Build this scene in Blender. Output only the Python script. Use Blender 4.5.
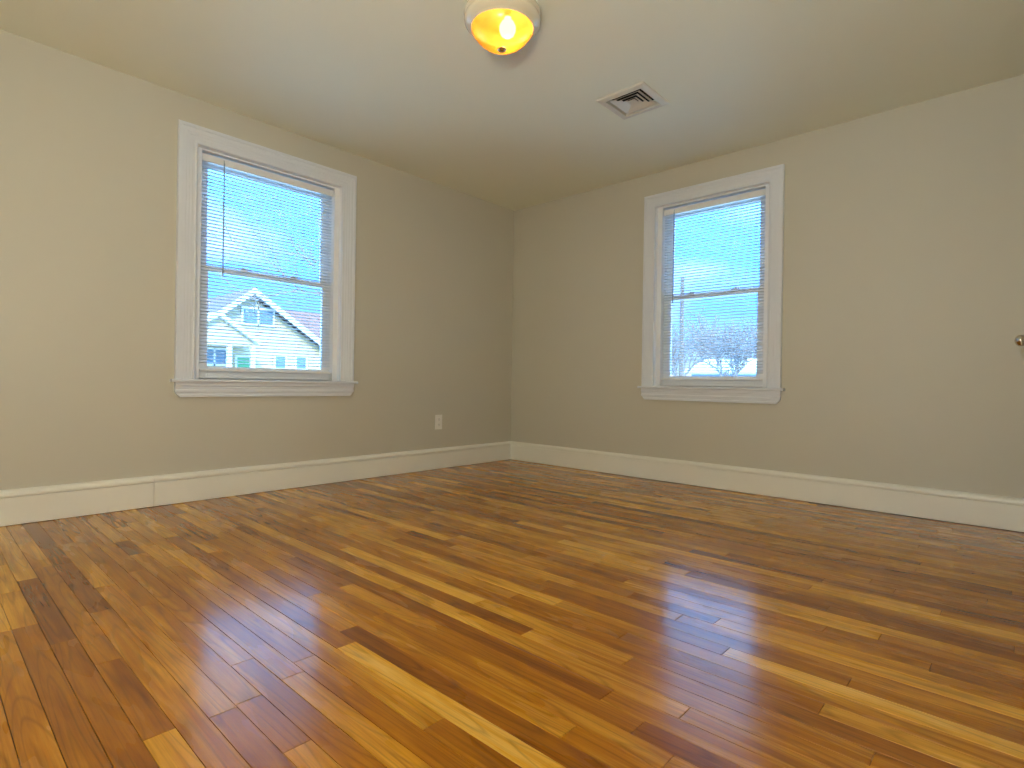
import bpy, bmesh, math, random
from mathutils import Vector, Matrix
random.seed(7)
SC = bpy.context.scene
for o in list(bpy.data.objects): bpy.data.objects.remove(o)
COL = SC.collection

# ---------------------------------------------------------------- camera
cam_d = bpy.data.cameras.new('camera'); cam = bpy.data.objects.new('camera', cam_d); COL.objects.link(cam)
cam_d.sensor_fit = 'HORIZONTAL'; cam_d.sensor_width = 36.0; cam_d.lens = 557.091 * 36 / 1024
cam_d.clip_start = 0.01; cam_d.clip_end = 500
cam.matrix_world = Matrix(((0.67769551, -0.00955748, -0.73528052, -4.02323),
                           (-0.73517052, 0.01282674, -0.67776085, -3.71413),
                           (0.01590894, 0.99987206, 0.00166625, 0.74855),
                           (0, 0, 0, 1)))
SC.camera = cam

# ---------------------------------------------------------------- exposure
SC.view_settings.view_transform = 'Standard'; SC.view_settings.look = 'None'
SC.view_settings.exposure = 0.34; SC.view_settings.gamma = 1.0
SC.view_settings.use_curve_mapping = False

# ---------------------------------------------------------------- sky
W = bpy.data.worlds.new('sky'); SC.world = W; W.use_nodes = True
nt = W.node_tree; nt.nodes.clear()
def N(nt, t, **kw):
    n = nt.nodes.new(t)
    for k, v in kw.items():
        if k.startswith('i_'): n.inputs[k[2:].replace('_', ' ')].default_value = v
        else: setattr(n, k, v)
    return n
tc = N(nt, 'ShaderNodeTexCoord'); sx = N(nt, 'ShaderNodeSeparateXYZ'); rp = N(nt, 'ShaderNodeValToRGB')
nt.links.new(tc.outputs['Generated'], sx.inputs[0]); nt.links.new(sx.outputs['Z'], rp.inputs[0])
e = rp.color_ramp.elements; e[0].position = 0.0; e[0].color = (.075, .09, .115, 1); e[1].position = 1; e[1].color = (.08, .34, .90, 1)
for p_, c_ in ((.05, (.050, .085, .155, 1)), (.12, (.024, .074, .22, 1)), (.20, (.022, .13, .42, 1)), (.30, (.028, .20, .60, 1)), (.42, (.24, .56, 1.05, 1)), (.6, (.28, .64, 1.15, 1))):
    q = e.new(p_); q.color = c_
mp = N(nt, 'ShaderNodeMapping'); mp.inputs['Scale'].default_value = (2.2, 2.2, 5.0); mp.inputs['Location'].default_value = (.4, 1.3, .2)
nz = N(nt, 'ShaderNodeTexNoise'); nz.inputs['Scale'].default_value = 1.6; nz.inputs['Detail'].default_value = 6
nt.links.new(tc.outputs['Generated'], mp.inputs[0]); nt.links.new(mp.outputs[0], nz.inputs['Vector'])
cr = N(nt, 'ShaderNodeValToRGB'); cr.color_ramp.elements[0].position = .54; cr.color_ramp.elements[1].position = .78
cr.color_ramp.elements[1].color = (.75, .75, .75, 1)
nt.links.new(nz.outputs['Fac'], cr.inputs[0])
mx = N(nt, 'ShaderNodeMix', data_type='RGBA'); mx.inputs['B'].default_value = (.13, .16, .21, 1)
nt.links.new(cr.outputs[0], mx.inputs['Factor']); nt.links.new(rp.outputs[0], mx.inputs['A'])
bg = N(nt, 'ShaderNodeBackground'); bg.inputs['Strength'].default_value = 12.0
wo = N(nt, 'ShaderNodeOutputWorld')
nt.links.new(mx.outputs['Result'], bg.inputs[0]); nt.links.new(bg.outputs[0], wo.inputs[0])

# ---------------------------------------------------------------- sun (behind our house, shining on the neighbour's front)
sd = bpy.data.lights.new('sun', 'SUN'); sd.energy = 5.0; sd.angle = math.radians(.6); sd.color = (1.0, .93, .80)
so = bpy.data.objects.new('sun', sd); COL.objects.link(so)
so.rotation_euler = Vector((-.45, -.75, .62)).to_track_quat('Z', 'Y').to_euler()

FILL_W = 98   # watts of the unseen fill lamp added behind the camera
# ---------------------------------------------------------------- mesh helpers
class MB:
    def __init__(s): s.v = []; s.f = []
    def add(s, vs, fs):
        o = len(s.v); s.v += [tuple(v) for v in vs]; s.f += [tuple(i + o for i in f) for f in fs]
    def box(s, x0, x1, y0, y1, z0, z1):
        s.add([(x, y, z) for z in (z0, z1) for y in (y0, y1) for x in (x0, x1)],
              [(0, 2, 3, 1), (4, 5, 7, 6), (0, 1, 5, 4), (2, 6, 7, 3), (0, 4, 6, 2), (1, 3, 7, 5)])
    def rings(s, rs, cap=True, closed=False):
        n = len(rs[0]); vs = [p for r in rs for p in r]; fs = []
        m = len(rs)
        for i in range(m if closed else m - 1):
            for k in range(n):
                a, b = i * n + k, i * n + (k + 1) % n; c, d = ((i + 1) % m) * n + (k + 1) % n, ((i + 1) % m) * n + k
                fs.append((a, b, c, d))
        if cap and not closed: fs.append(tuple(range(n))[::-1]); fs.append(tuple((m - 1) * n + k for k in range(n)))
        s.add(vs, fs)
    def lathe(s, prof, cx=0, cy=0, n=48, cap=True):
        s.rings([[(cx + r * math.cos(2 * math.pi * k / n), cy + r * math.sin(2 * math.pi * k / n), z) for k in range(n)] for r, z in prof], cap)
    def tube(s, p, q, r0, r1=None, n=6):
        p, q = Vector(p), Vector(q); d = q - p
        if d.length < 1e-6: return
        r1 = r0 if r1 is None else r1
        a = d.normalized(); b = a.orthogonal().normalized(); c = a.cross(b)
        R_ = [(b * math.cos(2 * math.pi * k / n) + c * math.sin(2 * math.pi * k / n)) for k in range(n)]
        s.rings([[p + w * r0 for w in R_], [q + w * r1 for w in R_]])
    def build(s, name, mat, parent=None, loc=None, smooth=False, bevel=0, fix=True):
        me = bpy.data.meshes.new(name); me.from_pydata(s.v, [], s.f)
        if fix:
            bm = bmesh.new(); bm.from_mesh(me); bmesh.ops.recalc_face_normals(bm, faces=bm.faces); bm.to_mesh(me); bm.free()
        o = bpy.data.objects.new(name, me); COL.objects.link(o)
        for m in (mat if isinstance(mat, (list, tuple)) else [mat]): me.materials.append(m)
        if parent is not None: o.parent = parent
        if loc: o.location = loc
        if smooth:
            for p in me.polygons: p.use_smooth = True
            md = o.modifiers.new('es', 'EDGE_SPLIT'); md.split_angle = math.radians(38)
        if bevel:
            b = o.modifiers.new('bevel', 'BEVEL'); b.width = bevel; b.segments = 2; b.limit_method = 'ANGLE'
        return o
def box(name, mat, parent, *a, bevel=0):
    m = MB(); m.box(*a); return m.build(name, mat, parent, bevel=bevel)
def empty(name, loc=(0, 0, 0), rz=0, parent=None):
    o = bpy.data.objects.new(name, None); COL.objects.link(o); o.location = loc; o.rotation_euler = (0, 0, rz)
    if parent: o.parent = parent
    return o
def tag(o, label, cat, group=None, kind=None):
    o['label'] = label; o['category'] = cat
    if group: o['group'] = group
    if kind: o['kind'] = kind
    return o
def struct(o, label=None):
    o['kind'] = 'structure'
    if label: o['label'] = label
    return o

# ---------------------------------------------------------------- materials
def mat(name, col, rough=.5, metal=0, noise=None, bump=None, coat=0, spec=.5):
    """plain painted surface: col, mild procedural mottling (noise=(scale, amount)), bump=(scale, strength)"""
    m = bpy.data.materials.new(name); m.use_nodes = True; t = m.node_tree; b = t.nodes['Principled BSDF']
    b.inputs['Roughness'].default_value = rough; b.inputs['Metallic'].default_value = metal
    b.inputs['Coat Weight'].default_value = coat; b.inputs['Specular IOR Level'].default_value = spec
    tc = N(t, 'ShaderNodeTexCoord')
    sc, am = noise or (6, .04)
    n = N(t, 'ShaderNodeTexNoise'); n.inputs['Scale'].default_value = sc; n.inputs['Detail'].default_value = 4
    t.links.new(tc.outputs['Object'], n.inputs['Vector'])
    x = N(t, 'ShaderNodeMix', data_type='RGBA')
    x.inputs['A'].default_value = tuple(c * (1 - am) for c in col) + (1,); x.inputs['B'].default_value = tuple(min(1, c * (1 + am)) for c in col) + (1,)
    t.links.new(n.outputs['Fac'], x.inputs['Factor']); t.links.new(x.outputs['Result'], b.inputs['Base Color'])
    if bump:
        n2 = N(t, 'ShaderNodeTexNoise'); n2.inputs['Scale'].default_value = bump[0]; n2.inputs['Detail'].default_value = 3
        t.links.new(tc.outputs['Object'], n2.inputs['Vector'])
        bp = N(t, 'ShaderNodeBump'); bp.inputs['Strength'].default_value = bump[1]; bp.inputs['Distance'].default_value = .002
        t.links.new(n2.outputs['Fac'], bp.inputs['Height']); t.links.new(bp.outputs[0], b.inputs['Normal'])
    return m
M = {}
M['wall'] = mat('greige_wall_paint', (.59, .56, .46), .55, noise=(1.2, .03), bump=(220, .25))
M['ceiling'] = mat('ceiling_paint', (.88, .87, .70), .7, noise=(1.0, .03), bump=(90, .3))
M['trim'] = mat('white_trim_paint', (.74, .77, .81), .32, noise=(4, .02), bump=(60, .08))
M['base'] = mat('cream_baseboard_paint', (.88, .86, .76), .35, noise=(3, .03), bump=(50, .1))
M['vinyl'] = mat('white_vinyl', (.88, .90, .92), .35)
M['blindrail'] = mat('white_enamel', (.85, .85, .83), .35)
M['cord'] = mat('white_cord', (.8, .8, .8), .8)
M['nickel'] = mat('brushed_nickel', (.62, .57, .48), .22, metal=1)
M['plate'] = mat('white_outlet_plastic', (.84, .82, .75), .3)
M['slot'] = mat('dark_slot', (.03, .03, .03), .6)
M['vent'] = mat('vent_enamel', (.72, .67, .55), .4)
M['duct'] = mat('dark_duct_metal', (.012, .012, .012), .7)
M['gap'] = mat('dark_gap', (.03, .015, .008), .9)
M['base2'] = mat('beige_carpet', (.45, .38, .28), .95)
M['door'] = mat('white_door_paint', (.80, .78, .72), .35)
M['outer'] = mat('outer_siding', (.6, .6, .56), .7)

def slat_mat():
    m = bpy.data.materials.new('blind_slat_vinyl'); m.use_nodes = True; t = m.node_tree; b = t.nodes['Principled BSDF']
    b.inputs['Base Color'].default_value = (.76, .80, .82, 1); b.inputs['Roughness'].default_value = .4
    tl = N(t, 'ShaderNodeBsdfTranslucent'); tl.inputs[0].default_value = (.8, .84, .84, 1); ms = N(t, 'ShaderNodeMixShader'); ms.inputs[0].default_value = .12
    t.links.new(b.outputs[0], ms.inputs[1]); t.links.new(tl.outputs[0], ms.inputs[2]); t.links.new(ms.outputs[0], t.nodes['Material Output'].inputs[0])
    n = N(t, 'ShaderNodeTexNoise'); n.inputs['Scale'].default_value = 30
    r = N(t, 'ShaderNodeMapRange'); r.inputs['To Min'].default_value = .36; r.inputs['To Max'].default_value = .46
    t.links.new(n.outputs['Fac'], r.inputs['Value']); t.links.new(r.outputs[0], b.inputs['Roughness'])
    return m
M['slat'] = slat_mat()

def glass_mat():
    m = bpy.data.materials.new('window_glass'); m.use_nodes = True; t = m.node_tree; t.nodes.clear()
    tr = N(t, 'ShaderNodeBsdfTransparent'); tr.inputs[0].default_value = (.96, .98, .98, 1)
    gl = N(t, 'ShaderNodeBsdfGlossy'); gl.inputs['Roughness'].default_value = .01
    fr = N(t, 'ShaderNodeFresnel'); fr.inputs['IOR'].default_value = 1.45
    mx = N(t, 'ShaderNodeMixShader'); o = N(t, 'ShaderNodeOutputMaterial')
    t.links.new(fr.outputs[0], mx.inputs[0]); t.links.new(tr.outputs[0], mx.inputs[1]); t.links.new(gl.outputs[0], mx.inputs[2]); t.links.new(mx.outputs[0], o.inputs[0])
    return m
M['glass'] = glass_mat()

def wood_mat():
    m = bpy.data.materials.new('oak_strip_floor'); m.use_nodes = True; t = m.node_tree; b = t.nodes['Principled BSDF']; L = t.links.new
    at = N(t, 'ShaderNodeAttribute'); at.attribute_name = 'tone'
    at2 = N(t, 'ShaderNodeAttribute'); at2.attribute_name = 'seed'
    tc = N(t, 'ShaderNodeTexCoord')
    cmb = N(t, 'ShaderNodeCombineXYZ')
    mul = N(t, 'ShaderNodeMath', operation='MULTIPLY'); mul.inputs[1].default_value = 37.0
    L(at2.outputs['Fac'], mul.inputs[0]); L(mul.outputs[0], cmb.inputs[0]); L(mul.outputs[0], cmb.inputs[1]); L(mul.outputs[0], cmb.inputs[2])
    add = N(t, 'ShaderNodeVectorMath', operation='ADD'); L(tc.outputs['Object'], add.inputs[0]); L(cmb.outputs[0], add.inputs[1])
    def noise(sc, detail=4, rough=.55, dist=0):
        mp = N(t, 'ShaderNodeMapping'); mp.inputs['Scale'].default_value = sc; L(add.outputs[0], mp.inputs[0])
        n = N(t, 'ShaderNodeTexNoise'); n.inputs['Scale'].default_value = 1; n.inputs['Detail'].default_value = detail
        n.inputs['Roughness'].default_value = rough; n.inputs['Distortion'].default_value = dist; L(mp.outputs[0], n.inputs['Vector']); return n
    fine = noise((300, 9, 1), 3, .6)          # pores
    mid = noise((42, 1.8, 1), 4, .6, .6)      # streaks
    low = noise((9, 1.6, 1), 3, .5, .3)       # cloudy tone along a board
    # cathedral grain: contour lines of a stretched noise
    cath = noise((13, .9, 1), 1.2, .4, .15)
    cm = N(t, 'ShaderNodeMath', operation='MULTIPLY'); cm.inputs[1].default_value = 26; L(cath.outputs['Fac'], cm.inputs[0])
    fr = N(t, 'ShaderNodeMath', operation='PINGPONG'); fr.inputs[1].default_value = 1; L(cm.outputs[0], fr.inputs[0])
    cl = N(t, 'ShaderNodeMapRange'); cl.inputs['From Min'].default_value = .0; cl.inputs['From Max'].default_value = .35; cl.inputs['To Min'].default_value = .72; cl.inputs['To Max'].default_value = 1.0
    L(fr.outputs[0], cl.inputs['Value'])
    # tone + noise -> ramp
    def madd(a, k, c=None):
        q = N(t, 'ShaderNodeMath', operation='MULTIPLY_ADD'); L(a, q.inputs[0]); q.inputs[1].default_value = k
        if c is None: q.inputs[2].default_value = -k * .5
        else: L(c, q.inputs[2])
        return q.outputs[0]
    s1 = madd(mid.outputs['Fac'], .55); s2 = madd(low.outputs['Fac'], .60); 
    a1 = N(t, 'ShaderNodeMath', operation='ADD'); L(s1, a1.inputs[0]); L(s2, a1.inputs[1])
    a2 = N(t, 'ShaderNodeMath', operation='ADD'); L(a1.outputs[0], a2.inputs[0]); L(at.outputs['Fac'], a2.inputs[1])
    r = N(t, 'ShaderNodeValToRGB'); L(a2.outputs[0], r.inputs[0])
    e = r.color_ramp.elements; e[0].position = 0; e[0].color = (.11, .032, .002, 1); e[1].position = 1; e[1].color = (.88, .56, .16, 1)
    for p_, c_ in ((.25, (.26, .078, .003, 1)), (.5, (.45, .165, .005, 1)), (.75, (.74, .37, .035, 1))):
        q = e.new(p_); q.color = c_
    pr = N(t, 'ShaderNodeMapRange'); pr.inputs['From Min'].default_value = .36; pr.inputs['From Max'].default_value = .55; pr.inputs['To Min'].default_value = .90; pr.inputs['To Max'].default_value = 1.04
    L(fine.outputs['Fac'], pr.inputs['Value'])
    mm = N(t, 'ShaderNodeMath', operation='MULTIPLY'); L(pr.outputs[0], mm.inputs[0]); L(cl.outputs[0], mm.inputs[1])
    vm = N(t, 'ShaderNodeVectorMath', operation='SCALE'); L(r.outputs[0], vm.inputs[0]); L(mm.outputs[0], vm.inputs['Scale'])
    L(vm.outputs[0], b.inputs['Base Color'])
    ro = N(t, 'ShaderNodeMapRange'); ro.inputs['To Min'].default_value = .22; ro.inputs['To Max'].default_value = .32
    L(low.outputs['Fac'], ro.inputs['Value']); L(ro.outputs[0], b.inputs['Roughness'])
    b.inputs['Specular IOR Level'].default_value = .06; b.inputs['Coat Weight'].default_value = .68; b.inputs['Coat IOR'].default_value = 1.5; b.inputs['Coat Roughness'].default_value = .15
    bp = N(t, 'ShaderNodeBump'); bp.inputs['Strength'].default_value = .10; bp.inputs['Distance'].default_value = .0012
    L(mm.outputs[0], bp.inputs['Height'])
    wav = noise((11, 5, 1), 2, .5)
    bp2 = N(t, 'ShaderNodeBump'); bp2.inputs['Strength'].default_value = .14; bp2.inputs['Distance'].default_value = .0012
    L(wav.outputs['Fac'], bp2.inputs['Height']); L(bp.outputs[0], bp2.inputs['Normal']); L(bp2.outputs[0], b.inputs['Normal'])
    return m
M['oak'] = wood_mat()

# ---------------------------------------------------------------- room shell
H = 2.44; YN = -3.745; XB = -4.95; T = .2
def wall_with_hole(name, m, axis, a0, a1, n0, n1, holes, z1=H):
    """axis 'x' or 'y' runs along the wall; n0..n1 its thickness; holes=(a0,a1,z0,z1)"""
    b = MB()
    def bx(p, q, z0, z1_):
        if q - p < 1e-5 or z1_ - z0 < 1e-5: return
        if axis == 'x': b.box(p, q, n0, n1, z0, z1_)
        else: b.box(n0, n1, p, q, z0, z1_)
    cur = a0
    for (h0, h1, hz0, hz1) in sorted(holes):
        bx(cur, h0, 0, z1); bx(h0, h1, 0, hz0); bx(h0, h1, hz1, z1); cur = h1
    bx(cur, a1, 0, z1)
    return struct(b.build(name, m))
WL = dict(c=-2.3585, hw=.486, cw=.1085); WR = dict(c=-1.968, hw=.431, cw=.0955)
ZS = .742; WH = 1.423
wall_with_hole('wall_left', M['wall'], 'x', XB - T, T, 0, T, [(WL['c'] - WL['hw'] - .02, WL['c'] + WL['hw'] + .02, ZS - .02, ZS + WH + .02)])
wall_with_hole('wall_right', M['wall'], 'y', YN - T, 0, 0, T, [(WR['c'] - WR['hw'] - .02, WR['c'] + WR['hw'] + .02, ZS - .02, ZS + WH + .02)])
wall_with_hole('wall_near', M['wall'], 'x', XB - T, 0, YN - .12, YN, [(-1.33, -.50, 0, 2.06), (-4.60, -3.78, 0, 2.06)])
wall_with_hole('wall_back', M['wall'], 'y', YN, 0, XB - T, XB, [])
# hallway behind the doorway where the photographer stands
b = MB(); b.box(XB - T, XB, YN - 1.35, YN - .12, 0, H); b.box(XB - T, -3.0, YN - 1.47, YN - 1.35, 0, H); b.box(-3.12, -3.0, YN - 1.35, YN - .12, 0, H)
struct(b.build('wall_hallway', M['wall']))
# closet box behind the closed door, keeps the sun out
b = MB(); b.box(-1.6, T, YN - .9, YN - .85, 0, H); b.box(-1.65, -1.6, YN - .9, YN - .12, 0, H); b.box(T - .05, T, YN - .85, YN - .2, 0, H)
struct(b.build('wall_closet', M['wall']))
# ceiling with the duct opening
VX, VY, VH = -1.105, -1.970, .118
b = MB()
x0, x1, y0, y1 = XB - T, T, YN - 1.5, T
b.box(x0, VX - VH, y0, y1, H, H + .25); b.box(VX + VH, x1, y0, y1, H, H + .25)
b.box(VX - VH, VX + VH, y0, VY - VH, H, H + .25); b.box(VX - VH, VX + VH, VY + VH, y1, H, H + .25)
b.box(VX - VH, VX + VH, VY - VH, VY + VH, H + .2, H + .25)
struct(b.build('ceiling', M['ceiling']))

# floor: oak strips running along Y, every strip of the field placed
PW = .0605; X0 = -3.325
feat = {}   # column -> list of (y_far, y_near, tone) read off the photograph
def F_(k, y1, y0, tone): feat.setdefault(k, []).append((y1, y0, tone))
F_(2, -2.31, -3.60, .82); F_(3, -2.22, -3.45, .22); F_(3, -1.15, -2.22, .52); F_(8, -.55, -2.05, .72); F_(8, -2.05, -3.15, .68)
F_(7, -1.75, -2.98, .24); F_(7, -.80, -1.75, .30); F_(10, -1.49, -2.35, .95); F_(9, -1.20, -2.62, .33); F_(13, -.85, -2.55, .78); F_(12, -1.3, -2.4, .55)
F_(1, -2.77, -3.50, .26); F_(1, -1.6, -2.77, .60); F_(0, -2.3, -3.2, .45); F_(-1, -2.36, -3.3, .64); F_(-1, -.70, -.96, .14); F_(-1, -.96, -2.36, .50)
F_(-2, -2.2, -3.1, .42); F_(-2, -1.2, -2.2, .5); F_(-3, -1.6, -2.39, .50); F_(-3, -2.39, -2.63, .45); F_(-5, -.91, -1.55, .20); F_(-7, -1.03, -1.73, .18)
F_(-6, -.90, -1.95, .48); F_(-9, -.9, -1.53, .75); F_(-8, -1.53, -2.6, .36); F_(-7, -1.73, -3.2, .26); F_(-4, -1.3, -2.4, .46); F_(-5, -1.55, -2.8, .50)
F_(26, -3.13, -3.8, .80); F_(14, -3.1, -3.8, .86); F_(17, -3.0, -3.8, .74); F_(4, -1.9, -3.0, .56); F_(5, -2.2, -3.2, .50); F_(6, -1.9, -3.1, .48)
F_(3, -3.45, -3.9, .40); F_(21, -2.2, -3.4, .70); F_(22, -1.2, -2.6, .66); F_(30, -1.0, -2.2, .7); F_(19, -1.4, -2.6, .26); F_(16, -1.8, -2.9, .60)
F_(4, -.35, -.95, .28); F_(5, -.3, -1.2, .55); F_(24, -2.6, -3.7, .22); F_(33, -1.8, -3.2, .3); F_(38, -2.0, -3.5, .68)
vs, fs, tone, seed = [], [], [], []
k0 = int((XB - .2 - X0) / PW) - 1; k1 = int((0 - X0) / PW) + 1
yN = YN - 1.4
def plank(k, ya, yb, tn):
    g = .0007 if random.random() > .25 else .0013
    xa, xb = X0 + k * PW + g * .5, X0 + (k + 1) * PW - g * .5
    xb = min(xb, 0.0)
    o = len(vs); a, b_ = random.uniform(-.00022, .00022), random.uniform(-.00022, .00022)
    c = .0009
    za, zb = a, b_
    yb, ya = yb + .0005, ya - .0005
    # chamfered top + sides
    vs.extend([(xa + c, yb + c, za), (xb - c, yb + c, zb), (xb - c, ya - c, zb), (xa + c, ya - c, za),
               (xa, yb, -.0008), (xb, yb, -.0008), (xb, ya, -.0008), (xa, ya, -.0008),
               (xa, yb, -.006), (xb, yb, -.006), (xb, ya, -.006), (xa, ya, -.006)])
    for f in ((0, 1, 2, 3), (4, 5, 1, 0), (5, 6, 2, 1), (6, 7, 3, 2), (7, 4, 0, 3), (8, 9, 5, 4), (9, 10, 6, 5), (10, 11, 7, 6), (11, 8, 4, 7)):
        fs.append(tuple(i + o for i in f)); tone.append(tn)
    s = random.random(); tone[-9:] = [.5 + (tn - .5) * .72] * 9; seed.extend([s] * 9)
def rt():
    r = random.random()
    if r < .16: return random.uniform(.20, .36)
    if r < .84: return random.uniform(.40, .62)
    return random.uniform(.64, .80)
for k in range(k0, k1):
    segs = sorted(feat.get(k, []), key=lambda q: -q[0])
    y = 0.0
    def fill(a, b_):
        while a - b_ > .01:
            l = random.choice((random.uniform(.3, .8), random.uniform(.8, 1.9)))
            if a - b_ - l < .22: l = a - b_
            plank(k, a, a - l, rt()); a -= l
    for (ya, yb, tn) in segs:
        ya = min(ya, y); fill(y, ya) if y - ya > .02 else None
        if y - ya <= .02: ya = y
        plank(k, ya, yb, tn); y = yb
    fill(y, yN)
ro0 = len(vs)
vs.extend([(XB - .2, yN, -.0055), (T, yN, -.0055), (T, T, -.0055), (XB - .2, T, -.0055), (XB - .2, yN, -.1), (T, yN, -.1), (T, T, -.1), (XB - .2, T, -.1)])
for f in ((0, 1, 2, 3), (7, 6, 5, 4), (0, 4, 5, 1), (1, 5, 6, 2), (2, 6, 7, 3), (3, 7, 4, 0)): fs.append(tuple(i + ro0 for i in f)); tone.append(0); seed.append(0)
me = bpy.data.meshes.new('floor'); me.from_pydata(vs, [], fs)
a = me.attributes.new('tone', 'FLOAT', 'FACE'); a.data.foreach_set('value', tone)
a = me.attributes.new('seed', 'FLOAT', 'FACE'); a.data.foreach_set('value', seed)
me.materials.append(M['oak']); me.materials.append(M['gap'])
for i in range(len(fs) - 6, len(fs)): me.polygons[i].material_index = 1
fl = bpy.data.objects.new('floor', me); COL.objects.link(fl); struct(fl)

# baseboards: moulded profile (depth, height) swept along a wall
BP = [(0, .003), (.018, .003), (.018, .1400), (.012, .1410), (.012, .1445), (.0225, .1455), (.0240, .153), (.0225, .163), (.016, .172), (.009, .1765), (0, .179)]
def baseboard(name, pieces):
    b = MB()
    for (p, q, n) in pieces:     # p, q on the wall line; n = unit normal into the room; mitred ends m0, m1
        p, q, n = Vector(p), Vector(q), Vector(n)
        d = (q - p).normalized()
        b.rings([[(p.x + n.x * u, p.y + n.y * u, z) for u, z in BP], [(q.x + n.x * u, q.y + n.y * u, z) for u, z in BP]])
    return struct(b.build(name, M['base']))
baseboard('baseboard_left', [((XB, 0), (-3.053, 0), (0, -1)), ((-3.0515, 0), (0, 0), (0, -1))])
baseboard('baseboard_right', [((0, YN), (0, 0), (-1, 0))])
baseboard('baseboard_near', [((-.41, YN), (0, YN), (0, 1)), ((-3.69, YN), (-1.42, YN), (0, 1))])
baseboard('baseboard_back', [((XB, YN), (XB, 0), (1, 0))])

# ---------------------------------------------------------------- windows (local frame: x along wall, y outward, z up from the stool)
def casing_sweep(b, prof, hw, top, z0=0.0):
    st = []
    for (x, z, dx, dz) in ((-hw, z0, -1, 0), (-hw, top, -1, 1), (hw, top, 1, 1), (hw, z0, 1, 0)):
        st.append([(x + dx * u, -v, z + dz * u) for u, v in prof])
    b.rings(st)
def frame_ring(b, x0, x1, z0, z1, y0, y1, l, r, bt, tp):
    b.box(x0, x0 + l, y0, y1, z0, z1); b.box(x1 - r, x1, y0, y1, z0, z1)
    b.box(x0 + l, x1 - r, y0, y1, z0, z0 + bt); b.box(x0 + l, x1 - r, y0, y1, z1 - tp, z1)
def make_window(name, loc, rz, hw, cw, label):
    w = struct(empty(name, loc, rz), label)
    b = MB(); prof = [(0, 0), (0, .013), (.005, .016), (.010, .016), (.014, .012), (.026, .012), (.029, .014), (.044, .0145), (.047, .017), (.062, .0175), (.065, .020), (.078, .0205), (cw - .022, .021), (cw - .020, .026), (cw - .004, .026), (cw, .023), (cw, 0)]
    casing_sweep(b, prof, hw, WH); b.build('casing', M['trim'], w)
    e_ = hw + cw + .022
    b = MB(); pf = [(-.046, -.003), (-.049, -.007), (-.049, -.013), (-.046, -.018), (.02, -.018), (.02, 0), (-.042, 0)]
    b.rings([[(-e_, y, z) for y, z in pf], [(e_, y, z) for y, z in pf]])
    b.box(-hw - .018, hw + .018, .02, .17, -.019, 0)
    b.build('stool', M['trim'], w)
    # apron with stepped moulding and angled lower returns
    ho = hw + cw
    rows = [(-.018, .030, 0), (-.040, .030, 0), (-.043, .024, 0), (-.062, .022, 0), (-.066, .026, 0), (-.078, .026, -.001), (-.081, .018, -.004), (-.092, .018, -.012), (-.095, .022, -.016), (-.108, .022, -.028)]
    b = MB(); b.rings([[(-ho - i, 0, z), (ho + i, 0, z), (ho + i, -n, z), (-ho - i, -n, z)] for z, n, i in rows])
    b.build('apron', M['trim'], w)
    # jamb liner and stops
    b = MB(); frame_ring(b, -hw - .019, hw + .019, -.0, WH + .019, 0.0, T, .019, .019, .0, .019)
    frame_ring(b, -hw, hw, 0, WH, .030, .150, .038, .038, .0, .010)
    b.build('jamb', M['vinyl'], w, bevel=.0015)
    # the exterior sill
    b = MB(); b.add([(-hw - .06, .15, 0), (hw + .06, .15, 0), (hw + .06, .26, -.03), (-hw - .06, .26, -.03), (-hw - .06, .15, -.04), (hw + .06, .15, -.04), (hw + .06, .26, -.06), (-hw - .06, .26, -.06)],
                    [(0, 1, 2, 3), (7, 6, 5, 4), (0, 4, 5, 1), (2, 6, 7, 3), (1, 5, 6, 2), (0, 3, 7, 4)])
    b.box(-hw - .019, hw + .019, .10, .16, -.019, .008)
    b.build('exterior_sill', M['vinyl'], w)
    sw = hw - .039
    b = MB(); frame_ring(b, -sw, sw, .004, .716, .078, .104, .060, .060, .078, .036)
    b.box(-sw + .01, sw - .01, .074, .078, .006, .020)
    lo = b.build('lower_sash', M['vinyl'], w, bevel=.003)
    g = MB(); g.box(-sw + .05, sw - .05, .089, .093, .07, .69); g.build('glass', M['glass'], lo)
    for sx_ in (-.17, .17):
        k = MB(); k.box(sx_ - .030, sx_ + .030, .080, .102, .7155, .722); k.lathe([(.013, .722), (.013, .734), (.010, .738)], sx_, .091, 16)
        k.box(sx_ - .004, sx_ + .036, .086, .096, .728, .736); k.build('sash_lock', M['vinyl'], lo, bevel=.0015)
    b = MB(); frame_ring(b, -sw, sw, .690, WH - .012, .110, .136, .060, .060, .036, .066)
    up = b.build('upper_sash', M['vinyl'], w, bevel=.003)
    g = MB(); g.box(-sw + .05, sw - .05, .121, .125, .715, WH - .07); g.build('glass', M['glass'], up)
    return w
make_window('window_1', (WL['c'], 0, ZS), 0, WL['hw'], WL['cw'], 'white double-hung window on the left wall looking out at a gabled house')
make_window('window_2', (0, WR['c'], ZS), -math.pi / 2, WR['hw'], WR['cw'], 'narrower white double-hung window on the right wall looking out at bare trees')

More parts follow.
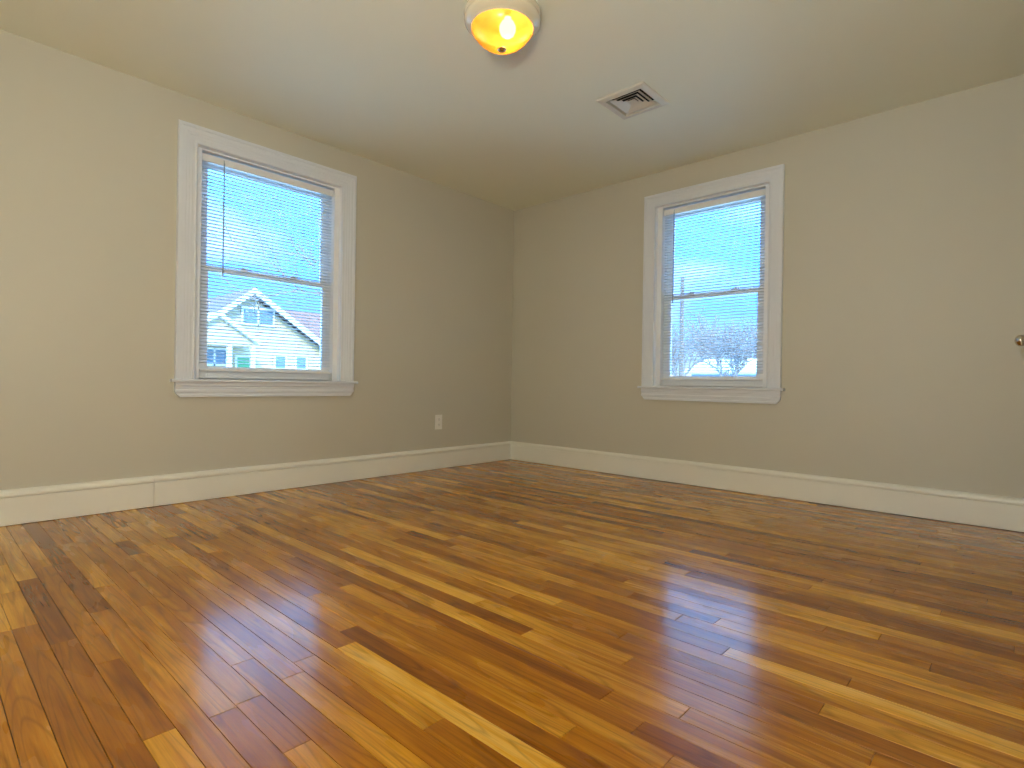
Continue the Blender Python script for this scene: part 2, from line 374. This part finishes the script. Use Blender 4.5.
def make_blind(loc, rz, hw, wand_s, cords, label):
    loc = (loc[0] + (.021 if rz else 0), loc[1] + (0 if rz else .021), loc[2]); w = tag(empty('window_blind', loc, rz), label, 'blind', 'white mini blinds')
    bw = hw - .043
    b = MB(); b.box(-bw, bw, .0215, .0235, 1.354, 1.399); b.box(-bw, bw, .0485, .0505, 1.354, 1.399); b.box(-bw, bw, .0235, .0485, 1.354, 1.357); b.box(-bw, -bw + .002, .0235, .0485, 1.357, 1.399); b.box(bw - .002, bw, .0235, .0485, 1.357, 1.399)
    b.box(-bw, bw, .0200, .0215, 1.357, 1.363); b.box(-bw, bw, .0200, .0215, 1.392, 1.396)
    b.build('head_rail', M['blindrail'], w, bevel=.0006)
    b = MB(); z = 1.340; zb = .062
    n = int(round((z - zb - .012) / .0213)); 
    for i in range(n):
        zz = z - i * .0213; pts = []
        ti = -.11
        for j in range(5):
            u = j / 4; y =   .0236 + .0256 * u; zc = zz + .0034 * (1 - (2 * u - 1) ** 2) + ti * (u - .5) * .025
            pts.append((y, zc))
        dz = random.uniform(-.0005, .0005); sg = []
        ring = [(y, zc + dz) for y, zc in pts] + [(y, zc + dz - .0005) for y, zc in reversed(pts)]
        b.rings([[(-bw + .002, y, zc) for y, zc in ring], [(bw - .002, y, zc) for y, zc in ring]])
    b.build('slats', M['slat'], w)
    b = MB(); b.box(-bw + .001, bw - .001, .0245, .0485, zb - .010, zb + .004); b.build('bottom_rail', M['blindrail'], w, bevel=.002)
    for s_ in cords:
        b = MB(); b.tube((s_, .0232, zb), (s_, .0232, 1.37), .0007, n=5); b.tube((s_, .0495, zb), (s_, .0495, 1.37), .0007, n=5)
        b.build('ladder_cord', M['cord'], w)
    b = MB(); b.tube((wand_s, .0125, .675), (wand_s, .0125, 1.368), .0040, n=6); b.tube((wand_s, .0125, .655), (wand_s, .0125, .675), .0052, .0045, n=8)
    b.tube((wand_s, .0125, 1.366), (wand_s, .0200, 1.388), .0022, n=6); b.build('tilt_wand', M['wand'], w)
    return w
M['wand'] = mat('clear_grey_plastic', (.35, .42, .50), .15)
make_blind((WL['c'], 0, ZS), 0, WL['hw'], -.318, (-.27, .27), 'wide white mini blind lowered over the window facing the gabled house')
make_blind((0, WR['c'], ZS), -math.pi / 2, WR['hw'], -.295, (-.235, .165), 'narrower white mini blind lowered over the window facing bare trees')

# ---------------------------------------------------------------- wall outlet
o = tag(empty('wall_outlet', (-.921, 0, .403)), 'white duplex electrical outlet low on the wall left of the room corner', 'outlet')
pw, ph = .0375, .0625
b = MB(); b.rings([[(x * (pw - i), y, z * (ph - i)) for x, z in ((-1, -1), (1, -1), (1, 1), (-1, 1))] for i, y in ((0, 0), (0, -.004), (.003, -.0065))]); b.build('cover_plate', M['plate'], o)
for dz in (-.0225, .0225):
    r = MB(); pts = []
    for k in range(20):
        a_ = 2 * math.pi * k / 20; x = .0165 * math.cos(a_); z = .0165 * math.sin(a_); pts.append((x, max(-.0125, min(.0125, z)) + dz))
    r.rings([[(x, -.0064, z) for x, z in pts], [(x, -.0082, z) for x, z in pts]]); rc = r.build('receptacle', M['plate'], o)
    q = MB(); q.box(-.0075, -.0055, -.0086, -.0080, dz - .001, dz + .008); q.box(.0050, .0072, -.0086, -.0080, dz - .001, dz + .007); q.tube((0, -.0086, dz - .007), (0, -.0080, dz - .007), .0024, n=10); q.build('slot', M['slot'], rc)
q = MB(); q.tube((0, -.0062, 0), (0, -.0074, 0), .0032, n=12); q.build('screw', M['plate'], o)

# ---------------------------------------------------------------- ceiling vent: square four-way diffuser
v = tag(empty('ceiling_vent', (VX, VY, H)), 'square cream metal air vent with stepped louvers set in the ceiling', 'vent')
def sq(h, z): return [(-h, -h, z), (h, -h, z), (h, h, z), (-h, h, z)]
b = MB(); b.rings([sq(.158, 0), sq(.158, -.003), sq(.152, -.007), sq(.124, -.012), sq(.116, -.010), sq(.116, .02), sq(.1185, .02), sq(.1185, 0)], closed=True)
b.build('frame', M['vent'], v)
for (ro_, ri, zl, zh) in ((.099, .073, -.006, .007), (.074, .049, -.007, .006), (.049, .025, -.008, .005)):
    b = MB(); b.rings([sq(ro_, zl), sq(ro_, zl - .0012), sq(ri, zh - .0012), sq(ri, zh)], closed=True); b.build('louver', M['vent'], v)
b = MB(); b.rings([sq(.027, -.009), sq(.026, -.0105), sq(.006, -.001), sq(.003, -.001), sq(.003, .004), sq(.024, .000)]); b.build('centre_cone', M['vent'], v)
b = MB(); b.rings([sq(.117, .03), sq(.117, .19), sq(.1160, .19), sq(.1160, .03)], closed=True); b.box(-.116, .116, -.116, .116, .18, .189); b.build('duct', M['duct'], v)

# ---------------------------------------------------------------- ceiling light
LX, LY = -2.200, -1.938
def dome_mat():
    m = bpy.data.materials.new('frosted_glass_dome'); m.use_nodes = True; t = m.node_tree; t.nodes.clear(); L = t.links.new
    n = N(t, 'ShaderNodeTexNoise'); n.inputs['Scale'].default_value = 12
    x = N(t, 'ShaderNodeMix', data_type='RGBA'); x.inputs['A'].default_value = (.30, .11, .008, 1); x.inputs['B'].default_value = (.34, .135, .012, 1); L(n.outputs['Fac'], x.inputs['Factor'])
    tl = N(t, 'ShaderNodeBsdfTranslucent'); tr = N(t, 'ShaderNodeBsdfTransparent'); tr.inputs[0].default_value = (1, .54, .16, 1)
    gl = N(t, 'ShaderNodeBsdfGlossy'); gl.inputs['Roughness'].default_value = .25
    m1 = N(t, 'ShaderNodeMixShader'); m1.inputs[0].default_value = .30; m2 = N(t, 'ShaderNodeMixShader'); m2.inputs[0].default_value = .05
    L(x.outputs['Result'], tl.inputs[0]); L(tl.outputs[0], m1.inputs[1]); L(tr.outputs[0], m1.inputs[2]); L(m1.outputs[0], m2.inputs[1]); L(gl.outputs[0], m2.inputs[2])
    o = N(t, 'ShaderNodeOutputMaterial'); L(m2.outputs[0], o.inputs[0]); return m
M['dome'] = dome_mat()
M['pan'] = mat('satin_pan_enamel', (.74, .66, .50), .22)
cl = tag(empty('ceiling_light', (LX, LY, H)), 'lit flush-mount ceiling light with yellow glass dome and round pan', 'ceiling light')
b = MB(); b.lathe([(.150, 0), (.172, -.004), (.176, -.016), (.170, -.030), (.174, -.040), (.172, -.052), (.160, -.064), (.149, -.072), (.143, -.080), (.139, -.076), (.139, -.010)], n=64, cap=False)
b.build('pan', M['pan'], cl, smooth=True)
prof = [(.1385, -.074), (.1365, -.086), (.129, -.101), (.116, -.118), (.099, -.134), (.079, -.147), (.057, -.157), (.034, -.164), (.010, -.167), (.004, -.1672)]
b = MB(); b.lathe(prof, n=64, cap=False); dm = b.build('glass_dome', M['dome'], cl, smooth=True)
b = MB(); b.lathe([(.004, -.165), (.019, -.1665), (.021, -.171), (.018, -.176), (.010, -.180), (.001, -.181)], n=24); b.build('finial', M['nickel'], cl, smooth=True)
BX, BY, BZ = .012, -.022, -.075
M['bulb'] = bpy.data.materials.new('lit_bulb'); M['bulb'].use_nodes = True
bb = M['bulb'].node_tree.nodes['Principled BSDF']; bb.inputs['Emission Color'].default_value = (1, .74, .42, 1); bb.inputs['Emission Strength'].default_value = 34
b = MB(); b.lathe([(.002, -.046), (.016, -.043), (.030, -.032), (.037, -.014), (.037, .004), (.029, .022), (.016, .036), (.013, .055)], n=24)
bu = b.build('bulb', M['bulb'], cl, smooth=True); bu.location = (BX, BY, BZ)
b = MB(); b.lathe([(.013, .045), (.017, .046), (.017, .080)], n=20); sk = b.build('socket', M['pan'], cl); sk.location = (BX, BY, BZ)
ld = bpy.data.lights.new('ceiling_bulb_light', 'POINT'); ld.energy = .75; ld.color = (1.0, .76, .50); ld.shadow_soft_size = .02
lo = bpy.data.objects.new('ceiling_bulb_light', ld); COL.objects.link(lo); lo.location = (LX + BX, LY + BY, H + BZ - .052)

# ---------------------------------------------------------------- closet door with the knob that shows at the right edge
d = struct(empty('door_1', (-.915, YN, 0)), 'white panel door just past the right edge, only its round nickel knob in view')
b = MB(); frame_ring(b, -.415, .415, 0, 2.06, -.12, 0, .018, .018, 0, .018); b.build('jamb', M['trim'], d)
b = MB(); b.rings([[(x + dx * u, v_, z + dz * u) for u, v_ in ((0, 0), (0, .010), (.07, .013), (.082, .013), (.082, 0))] for x, z, dx, dz in ((-.40, 0, -1, 0), (-.40, 2.045, -1, 1), (.40, 2.045, 1, 1), (.40, 0, 1, 0))])
b.build('casing', M['trim'], d)
b = MB(); b.box(-.395, .395, -.045, -.012, .008, 2.038)
lf = b.build('leaf', M['door'], d, bevel=.002)
for (px0, px1, pz0, pz1) in ((-.30, -.04, .2, .85), (.04, .30, .2, .85), (-.30, -.04, 1.0, 1.9), (.04, .30, 1.0, 1.9)):
    b = MB(); frame_ring(b, px0, px1, pz0, pz1, -.013, -.006, .018, .018, .018, .018); b.build('panel_moulding', M['door'], lf)
kx = -.571 + .915; kz = .9805
ky = -3.6955 - YN
b = MB()
def ylathe(b, prof, n=32):
    b.rings([[(kx + r * math.cos(2 * math.pi * k / n), y, kz + r * math.sin(2 * math.pi * k / n)) for k in range(n)] for r, y in prof])
ylathe(b, [(.032, -.012), (.032, -.008), (.028, -.003), (.014, .002), (.0105, .008), (.0105, .022)] + [(.027 * math.sin(a_), ky - .022 * math.cos(a_)) for a_ in [math.radians(q) for q in range(24, 180, 12)]] + [(.001, ky + .022)])
b.build('knob', M['nickel'], d, smooth=True)

# doorway where the photographer stands
dw = struct(empty('door_2', (-4.19, YN, 0)), 'open cased doorway to the hallway beside the camera')
b = MB(); frame_ring(b, -.41, .41, 0, 2.06, -.12, 0, .018, .018, 0, .018); b.build('jamb', M['trim'], dw)
b = MB(); b.rings([[(x + dx * u, v_, z + dz * u) for u, v_ in ((0, 0), (0, .010), (.07, .013), (.082, .013), (.082, 0))] for x, z, dx, dz in ((-.395, 0, -1, 0), (-.395, 2.045, -1, 1), (.395, 2.045, 1, 1), (.395, 0, 1, 0))])
b.build('casing', M['trim'], dw)
# unseen fill light added in the hallway, shaped as a flush ceiling lamp
M['hdome'] = mat('opal_glass', (.9, .9, .88), .3)
hl = tag(empty('hallway_fill_light', (-3.42, YN - .62, H)), 'added fill light, unseen in the hallway behind the doorway', 'ceiling light')
b = MB(); b.lathe([(.13, 0), (.13, -.02), (.11, -.03)], n=32, cap=False); b.build('pan', M['pan'], hl)
b = MB(); b.lathe([(.11, -.025), (.105, -.04), (.08, -.055), (.04, -.062), (.003, -.064)], n=32, cap=False); b.build('glass_dome', M['hdome'], hl, smooth=True)
ld2 = bpy.data.lights.new('hallway_fill_point', 'POINT'); ld2.energy = 60; ld2.color = (.97, .98, 1.0); ld2.shadow_soft_size = .05
lo2 = bpy.data.objects.new('hallway_fill_point', ld2); COL.objects.link(lo2); lo2.location = (-3.42, YN - .62, H - .12)

# ================================================================ outside
GZ = -.95
M['grass'] = mat('winter_grass', (.62, .60, .48), .9, noise=(.8, .25))
M['asphalt'] = mat('pale_asphalt', (.42, .42, .42), .85, noise=(3, .12))
M['bark'] = mat('grey_brown_bark', (.20, .155, .13), .9, noise=(8, .25))
M['bark2'] = mat('dark_bark', (.15, .12, .11), .9, noise=(8, .25))
M['cream'] = bpy.data.materials.new('cream_clapboard')
def clap(m, col, pitch=.12):
    m.use_nodes = True; t = m.node_tree; b = t.nodes['Principled BSDF']; L = t.links.new
    tc = N(t, 'ShaderNodeTexCoord'); s = N(t, 'ShaderNodeSeparateXYZ'); L(tc.outputs['Object'], s.inputs[0])
    q = N(t, 'ShaderNodeMath', operation='MULTIPLY'); q.inputs[1].default_value = 1 / pitch; L(s.outputs['Z'], q.inputs[0])
    f = N(t, 'ShaderNodeMath', operation='FRACT'); L(q.outputs[0], f.inputs[0])
    bp = N(t, 'ShaderNodeBump'); bp.inputs['Distance'].default_value = .03; bp.invert = True; L(f.outputs[0], bp.inputs['Height']); L(bp.outputs[0], b.inputs['Normal'])
    b.inputs['Base Color'].default_value = col + (1,); b.inputs['Roughness'].default_value = .6; return m
clap(M['cream'], (.36, .285, .15)); M['bluesid'] = clap(bpy.data.materials.new('pale_blue_clapboard'), (.22, .30, .42))
M['housetrim'] = mat('house_trim_white', (.52, .50, .46), .5)
M['shingle'] = mat('mauve_brown_shingles', (.13, .072, .068), .9, noise=(14, .25), bump=(20, .6))
M['shingle2'] = mat('rust_shingles', (.20, .085, .05), .9, noise=(14, .25), bump=(20, .6))
M['pane'] = mat('dark_house_glass', (.10, .16, .22), .08)
M['green'] = mat('green_door_paint', (.06, .20, .08), .5)
M['polewood'] = mat('weathered_pole_wood', (.14, .10, .075), .9, noise=(6, .2))
struct(box('ground', M['grass'], None, -60, 140, -80, 160, GZ - .3, GZ))
struct(box('street', M['asphalt'], None, -60, 140, 8.5, 15.0, GZ, GZ + .02))

# neighbour's gabled house; facade in the plane y = HY, ridge running away from us
HY = 24.0
kk = (HY + 3.714) / 17.714
def hx(x, y=HY): return -4.023 + (x + 4.023) * (y + 3.714) / 17.714
def hz(z, y=HY): return .7485 + (z - .7485) * (y + 3.714) / 17.714
h = tag(empty('house', (hx(3.28), HY, GZ)), 'cream clapboard house with white gable trim and mauve roof across the street', 'house')
ox, oz = hx(3.28), GZ
def hp(pts): return [(x - ox, z - oz) for x, z in pts]
peak = (hx(3.17), hz(3.46)); el = (hx(.9), hz(1.64)); er = (hx(5.75), hz(1.74)); dep = 9.0
def prism_xz(b, pts, y0, y1):
    n = len(pts); b.add([(x, y0, z) for x, z in pts] + [(x, y1, z) for x, z in pts], [tuple(range(n)), tuple(range(n, 2 * n))[::-1]] + [(i, (i + 1) % n, n + (i + 1) % n, n + i) for i in range(n)])
b = MB(); prism_xz(b, hp([(el[0] + .35, GZ), (er[0] - .35, GZ), (er[0] - .35, er[1] + .12), (peak[0], peak[1] - .22), (el[0] + .35, el[1] + .12)]), 0, dep); b.build('walls', M['cream'], h)
for a_, c_ in ((el, peak), (peak, er)):
    b = MB(); prism_xz(b, hp([a_, c_, (c_[0], c_[1] + .16), (a_[0], a_[1] + .16)]), -.42, dep + .3); b.build('roof', M['shingle'], h)
    b = MB(); prism_xz(b, hp([(a_[0], a_[1] - .16), (c_[0], c_[1] - .16), (c_[0], c_[1] + .14), (a_[0], a_[1] + .14)]), -.50, -.42); b.build('rake_board', M['housetrim'], h)
# small gabled entry porch to the lower left
PY = HY - 1.6
pk = (hx(2.24, PY), hz(2.68, PY)); pr = (hx(3.42, PY), hz(1.90, PY)); pl = (hx(1.06, PY), hz(1.90, PY))
b = MB(); prism_xz(b, hp([(pl[0] + .2, pl[1] - .2), (pr[0] - .2, pl[1] - .2), (pr[0] - .2, pr[1]), (pk[0], pk[1] - .12), (pl[0] + .2, pl[1])]), -1.5, -.02); pg = b.build('porch_gable', M['cream'], h)
for a_, c_ in ((pl, pk), (pk, pr)):
    b = MB(); prism_xz(b, hp([(a_[0], a_[1] - .10), (c_[0], c_[1] - .10), (c_[0], c_[1] + .10), (a_[0], a_[1] + .10)]), -1.75, -.02); b.build('rake_board', M['housetrim'], pg)
for cx_ in (1.2, 2.58, 3.28):
    b = MB(); b.box(hx(cx_, PY) - .09 - ox, hx(cx_, PY) + .09 - ox, -1.6, -1.42, 0, pl[1] - .2 - oz); b.build('porch_column', M['housetrim'], h)
def hwin(x0, x1, z0, z1, m, name='window', y=-.06, mull=1):
    f = MB(); a0, a1, c0, c1 = hx(x0) - ox, hx(x1) - ox, hz(z0) - oz, hz(z1) - oz
    frame_ring(f, a0, a1, c0, c1, y, .02, .10, .10, .10, .10)
    for i in range(mull): xm = a0 + (a1 - a0) * (i + 1) / (mull + 1); f.box(xm - .04, xm + .04, y, .02, c0, c1)
    fo = f.build(name, M['housetrim'], h); p_ = MB(); p_.box(a0 + .08, a1 - .08, y + .03, .03, c0 + .08, c1 - .08); p_.build('pane', m, fo)
hwin(2.88, 3.92, 2.40, 2.98, M['pane'], mull=1)
hwin(1.75, 2.52, 1.12, 1.66, M['pane'], mull=1)
hwin(2.72, 3.22, .05, 1.46, M['green'], 'door', mull=0)
hwin(3.9, 4.35, 1.05, 1.55, M['pane'], mull=0); hwin(4.6, 5.05, 1.05, 1.55, M['pane'], mull=0)

# second house to the right behind it (rusty roof)
h2 = tag(empty('house', (18.6, 34, GZ)), 'house with a rust coloured roof behind the bare tree', 'house')
b = MB(); b.box(-5.5, 5.5, 0, 8, 0, 3.6); b.build('walls', M['cream'], h2)
b = MB(); b.rings([[(-6, -.5, 3.5), (-6, 4, 7.0), (-6, 8.5, 3.5)], [(6, -.5, 3.5), (6, 4, 7.0), (6, 8.5, 3.5)]]); b.build('roof', M['shingle2'], h2)
for x in (-4, -1.5, 1.5, 4):
    f = MB(); frame_ring(f, x - .5, x + .5, 1.2, 2.7, -.06, .02, .1, .1, .1, .1); fo = f.build('window', M['housetrim'], h2); p_ = MB(); p_.box(x - .42, x + .42, -.03, .03, 1.28, 2.62); p_.build('pane', M['pane'], fo)

# pale blue garage seen low through the right window
g_ = tag(empty('garage', (28, 8.2, GZ)), 'low pale blue outbuilding far beyond the right window', 'garage')
b = MB(); b.box(-.0, 6, -2.6, 2.9, 0, 2.45); b.build('walls', M['bluesid'], g_)
b = MB(); b.rings([[(-.5, -3.0, 2.4), (-.5, 3.3, 2.4), (-.5, 3.3, 2.55), (-.5, -3, 2.55)], [(3, -3.0, 3.3), (3, 3.3, 3.3), (3, 3.3, 3.45), (3, -3, 3.45)], [(6.5, -3.0, 2.4), (6.5, 3.3, 2.4), (6.5, 3.3, 2.55), (6.5, -3, 2.55)]]); b.build('roof', M['housetrim'], g_)
f = MB(); frame_ring(f, -.05, .02, 0, 2.1, -1.5, 1.3, .02, .02, .1, .1); fo = f.build('garage_door', M['housetrim'], g_)

# utility pole and a white post
up_ = tag(empty('utility_pole', (13.0, 4.52, GZ)), 'thin brown utility pole outside the right window', 'pole')
b = MB(); b.tube((0, 0, 0), (0, 0, 5.2), .085, .060, n=10); b.build('pole', M['polewood'], up_)
b = MB(); b.box(-.04, .04, -.35, .35, 4.55, 4.65); b.build('crossarm', M['polewood'], up_)
wp = tag(empty('porch_post', (2.6, -.02, GZ)), 'white square post close outside the right window', 'post')
b = MB(); b.box(-.035, .035, -.035, .035, 0, 3.05); b.build('shaft', M['housetrim'], wp)
b = MB(); b.box(-.055, .055, -.055, .055, 0, .14); b.build('plinth', M['housetrim'], wp)

# bare trees
def tree(loc, height, label, seedv, m, spread=.55, levels=6, r0=None, twig=.006, first=.28):
    rnd = random.Random(seedv); t_ = tag(empty('bare_tree', loc), label, 'tree', 'bare winter trees')
    tr, br = MB(), MB(); r0 = r0 or height * .018
    def grow(p, d, L_, r, lev):
        segs = 3 if lev < 2 else 2; q = p; dd = d
        mb = tr if lev == 0 else br
        for i in range(segs):
            dd = (dd + Vector((rnd.gauss(0, .10), rnd.gauss(0, .10), rnd.gauss(.03, .06))) * (.5 if lev == 0 else 1.4)).normalized()
            q2 = q + dd * (L_ / segs); ra = max(twig, r * (1 - .35 * i / segs)); rb = max(twig, r * (1 - .35 * (i + 1) / segs))
            mb.tube(q, q2, ra, rb, n=8 if lev == 0 else (5 if lev < 3 else 3)); q = q2
            if lev < levels and i < segs - 1 and lev > 0: kids(q, dd, L_ * .8, r * .5, lev + 1, 1)
        if lev < levels: kids(q, dd, L_, r * .68, lev + 1, 3 if lev in (0, 1) else 2)
    def kids(q, dd, L_, r, lev, n):
        a0 = rnd.uniform(0, 6.28)
        for j in range(n):
            a_ = a0 + j * 6.283 / n + rnd.uniform(-.4, .4); o_ = dd.orthogonal().normalized(); o2 = dd.cross(o_)
            sp = spread * rnd.uniform(.6, 1.3)
            grow(q, (dd + (o_ * math.cos(a_) + o2 * math.sin(a_)) * sp * 1.2 + Vector((0, 0, .12))).normalized(), L_ * rnd.uniform(.62, .82), r, lev)
    grow(Vector((0, 0, -.05)), Vector((0, 0, 1)), height * first, r0, 0)
    tr.build('trunk', m, t_, fix=False); br.build('branches', m, t_, fix=False)
tree((6.2, 11.0, GZ), 9.6, 'bare tree with fine crossing twigs nearest the left window', 3, M['bark'], twig=.007, r0=.10)
tree((16.5, 26.5, GZ), 8.0, 'bare brown tree beside the cream house', 11, M['bark'], twig=.014)
tree((2.0, 40, GZ), 10.0, 'bare tree rising behind the cream house roof', 5, M['bark2'], twig=.018)
tree((24, 9.9, GZ), 6.4, 'bare tree near the brown pole seen through the right window', 21, M['bark'], twig=.012)
tree((22, 6.6, GZ), 5.6, 'bare dark tree at the right side of the right window', 33, M['bark2'], twig=.012)
tree((36, 13.2, GZ), 7.5, 'far bare tree behind the pale blue outbuilding', 45, M['bark'], twig=.02)
tree((42, 12.0, GZ), 8.0, 'farthest bare tree beyond the pale blue outbuilding', 57, M['bark2'], twig=.02)

# unseen lamp added behind the camera to brighten the room, shaped as a torchiere
gl_ = tag(empty('added_fill_lamp', (-4.36, -3.56, 0)), 'added fill lamp shaped as a nickel torchiere, unseen behind the camera', 'lamp')
b = MB(); b.lathe([(.14, 0), (.14, .012), (.02, .03)], n=32); b.build('base', M['nickel'], gl_, smooth=True)
b = MB(); b.tube((0, 0, .02), (0, 0, 1.02), .012, n=12); b.build('pole', M['nickel'], gl_, smooth=True)
b = MB(); b.lathe([(.02, 1.01), (.09, 1.012), (.15, 1.05), (.185, 1.09), (.182, 1.09), (.137, 1.033), (.088, 1.017), (.02, 1.014)], n=40, cap=False); b.build('bowl_shade', M['trim'], gl_, smooth=True)  # rim shaped to keep the added light off the near floor
ld3 = bpy.data.lights.new('added_fill_point', 'POINT'); ld3.energy = FILL_W; ld3.color = (1.0, .97, .86); ld3.shadow_soft_size = .075
lo3 = bpy.data.objects.new('added_fill_point', ld3); COL.objects.link(lo3); lo3.location = (-4.36, -3.56, 1.16)
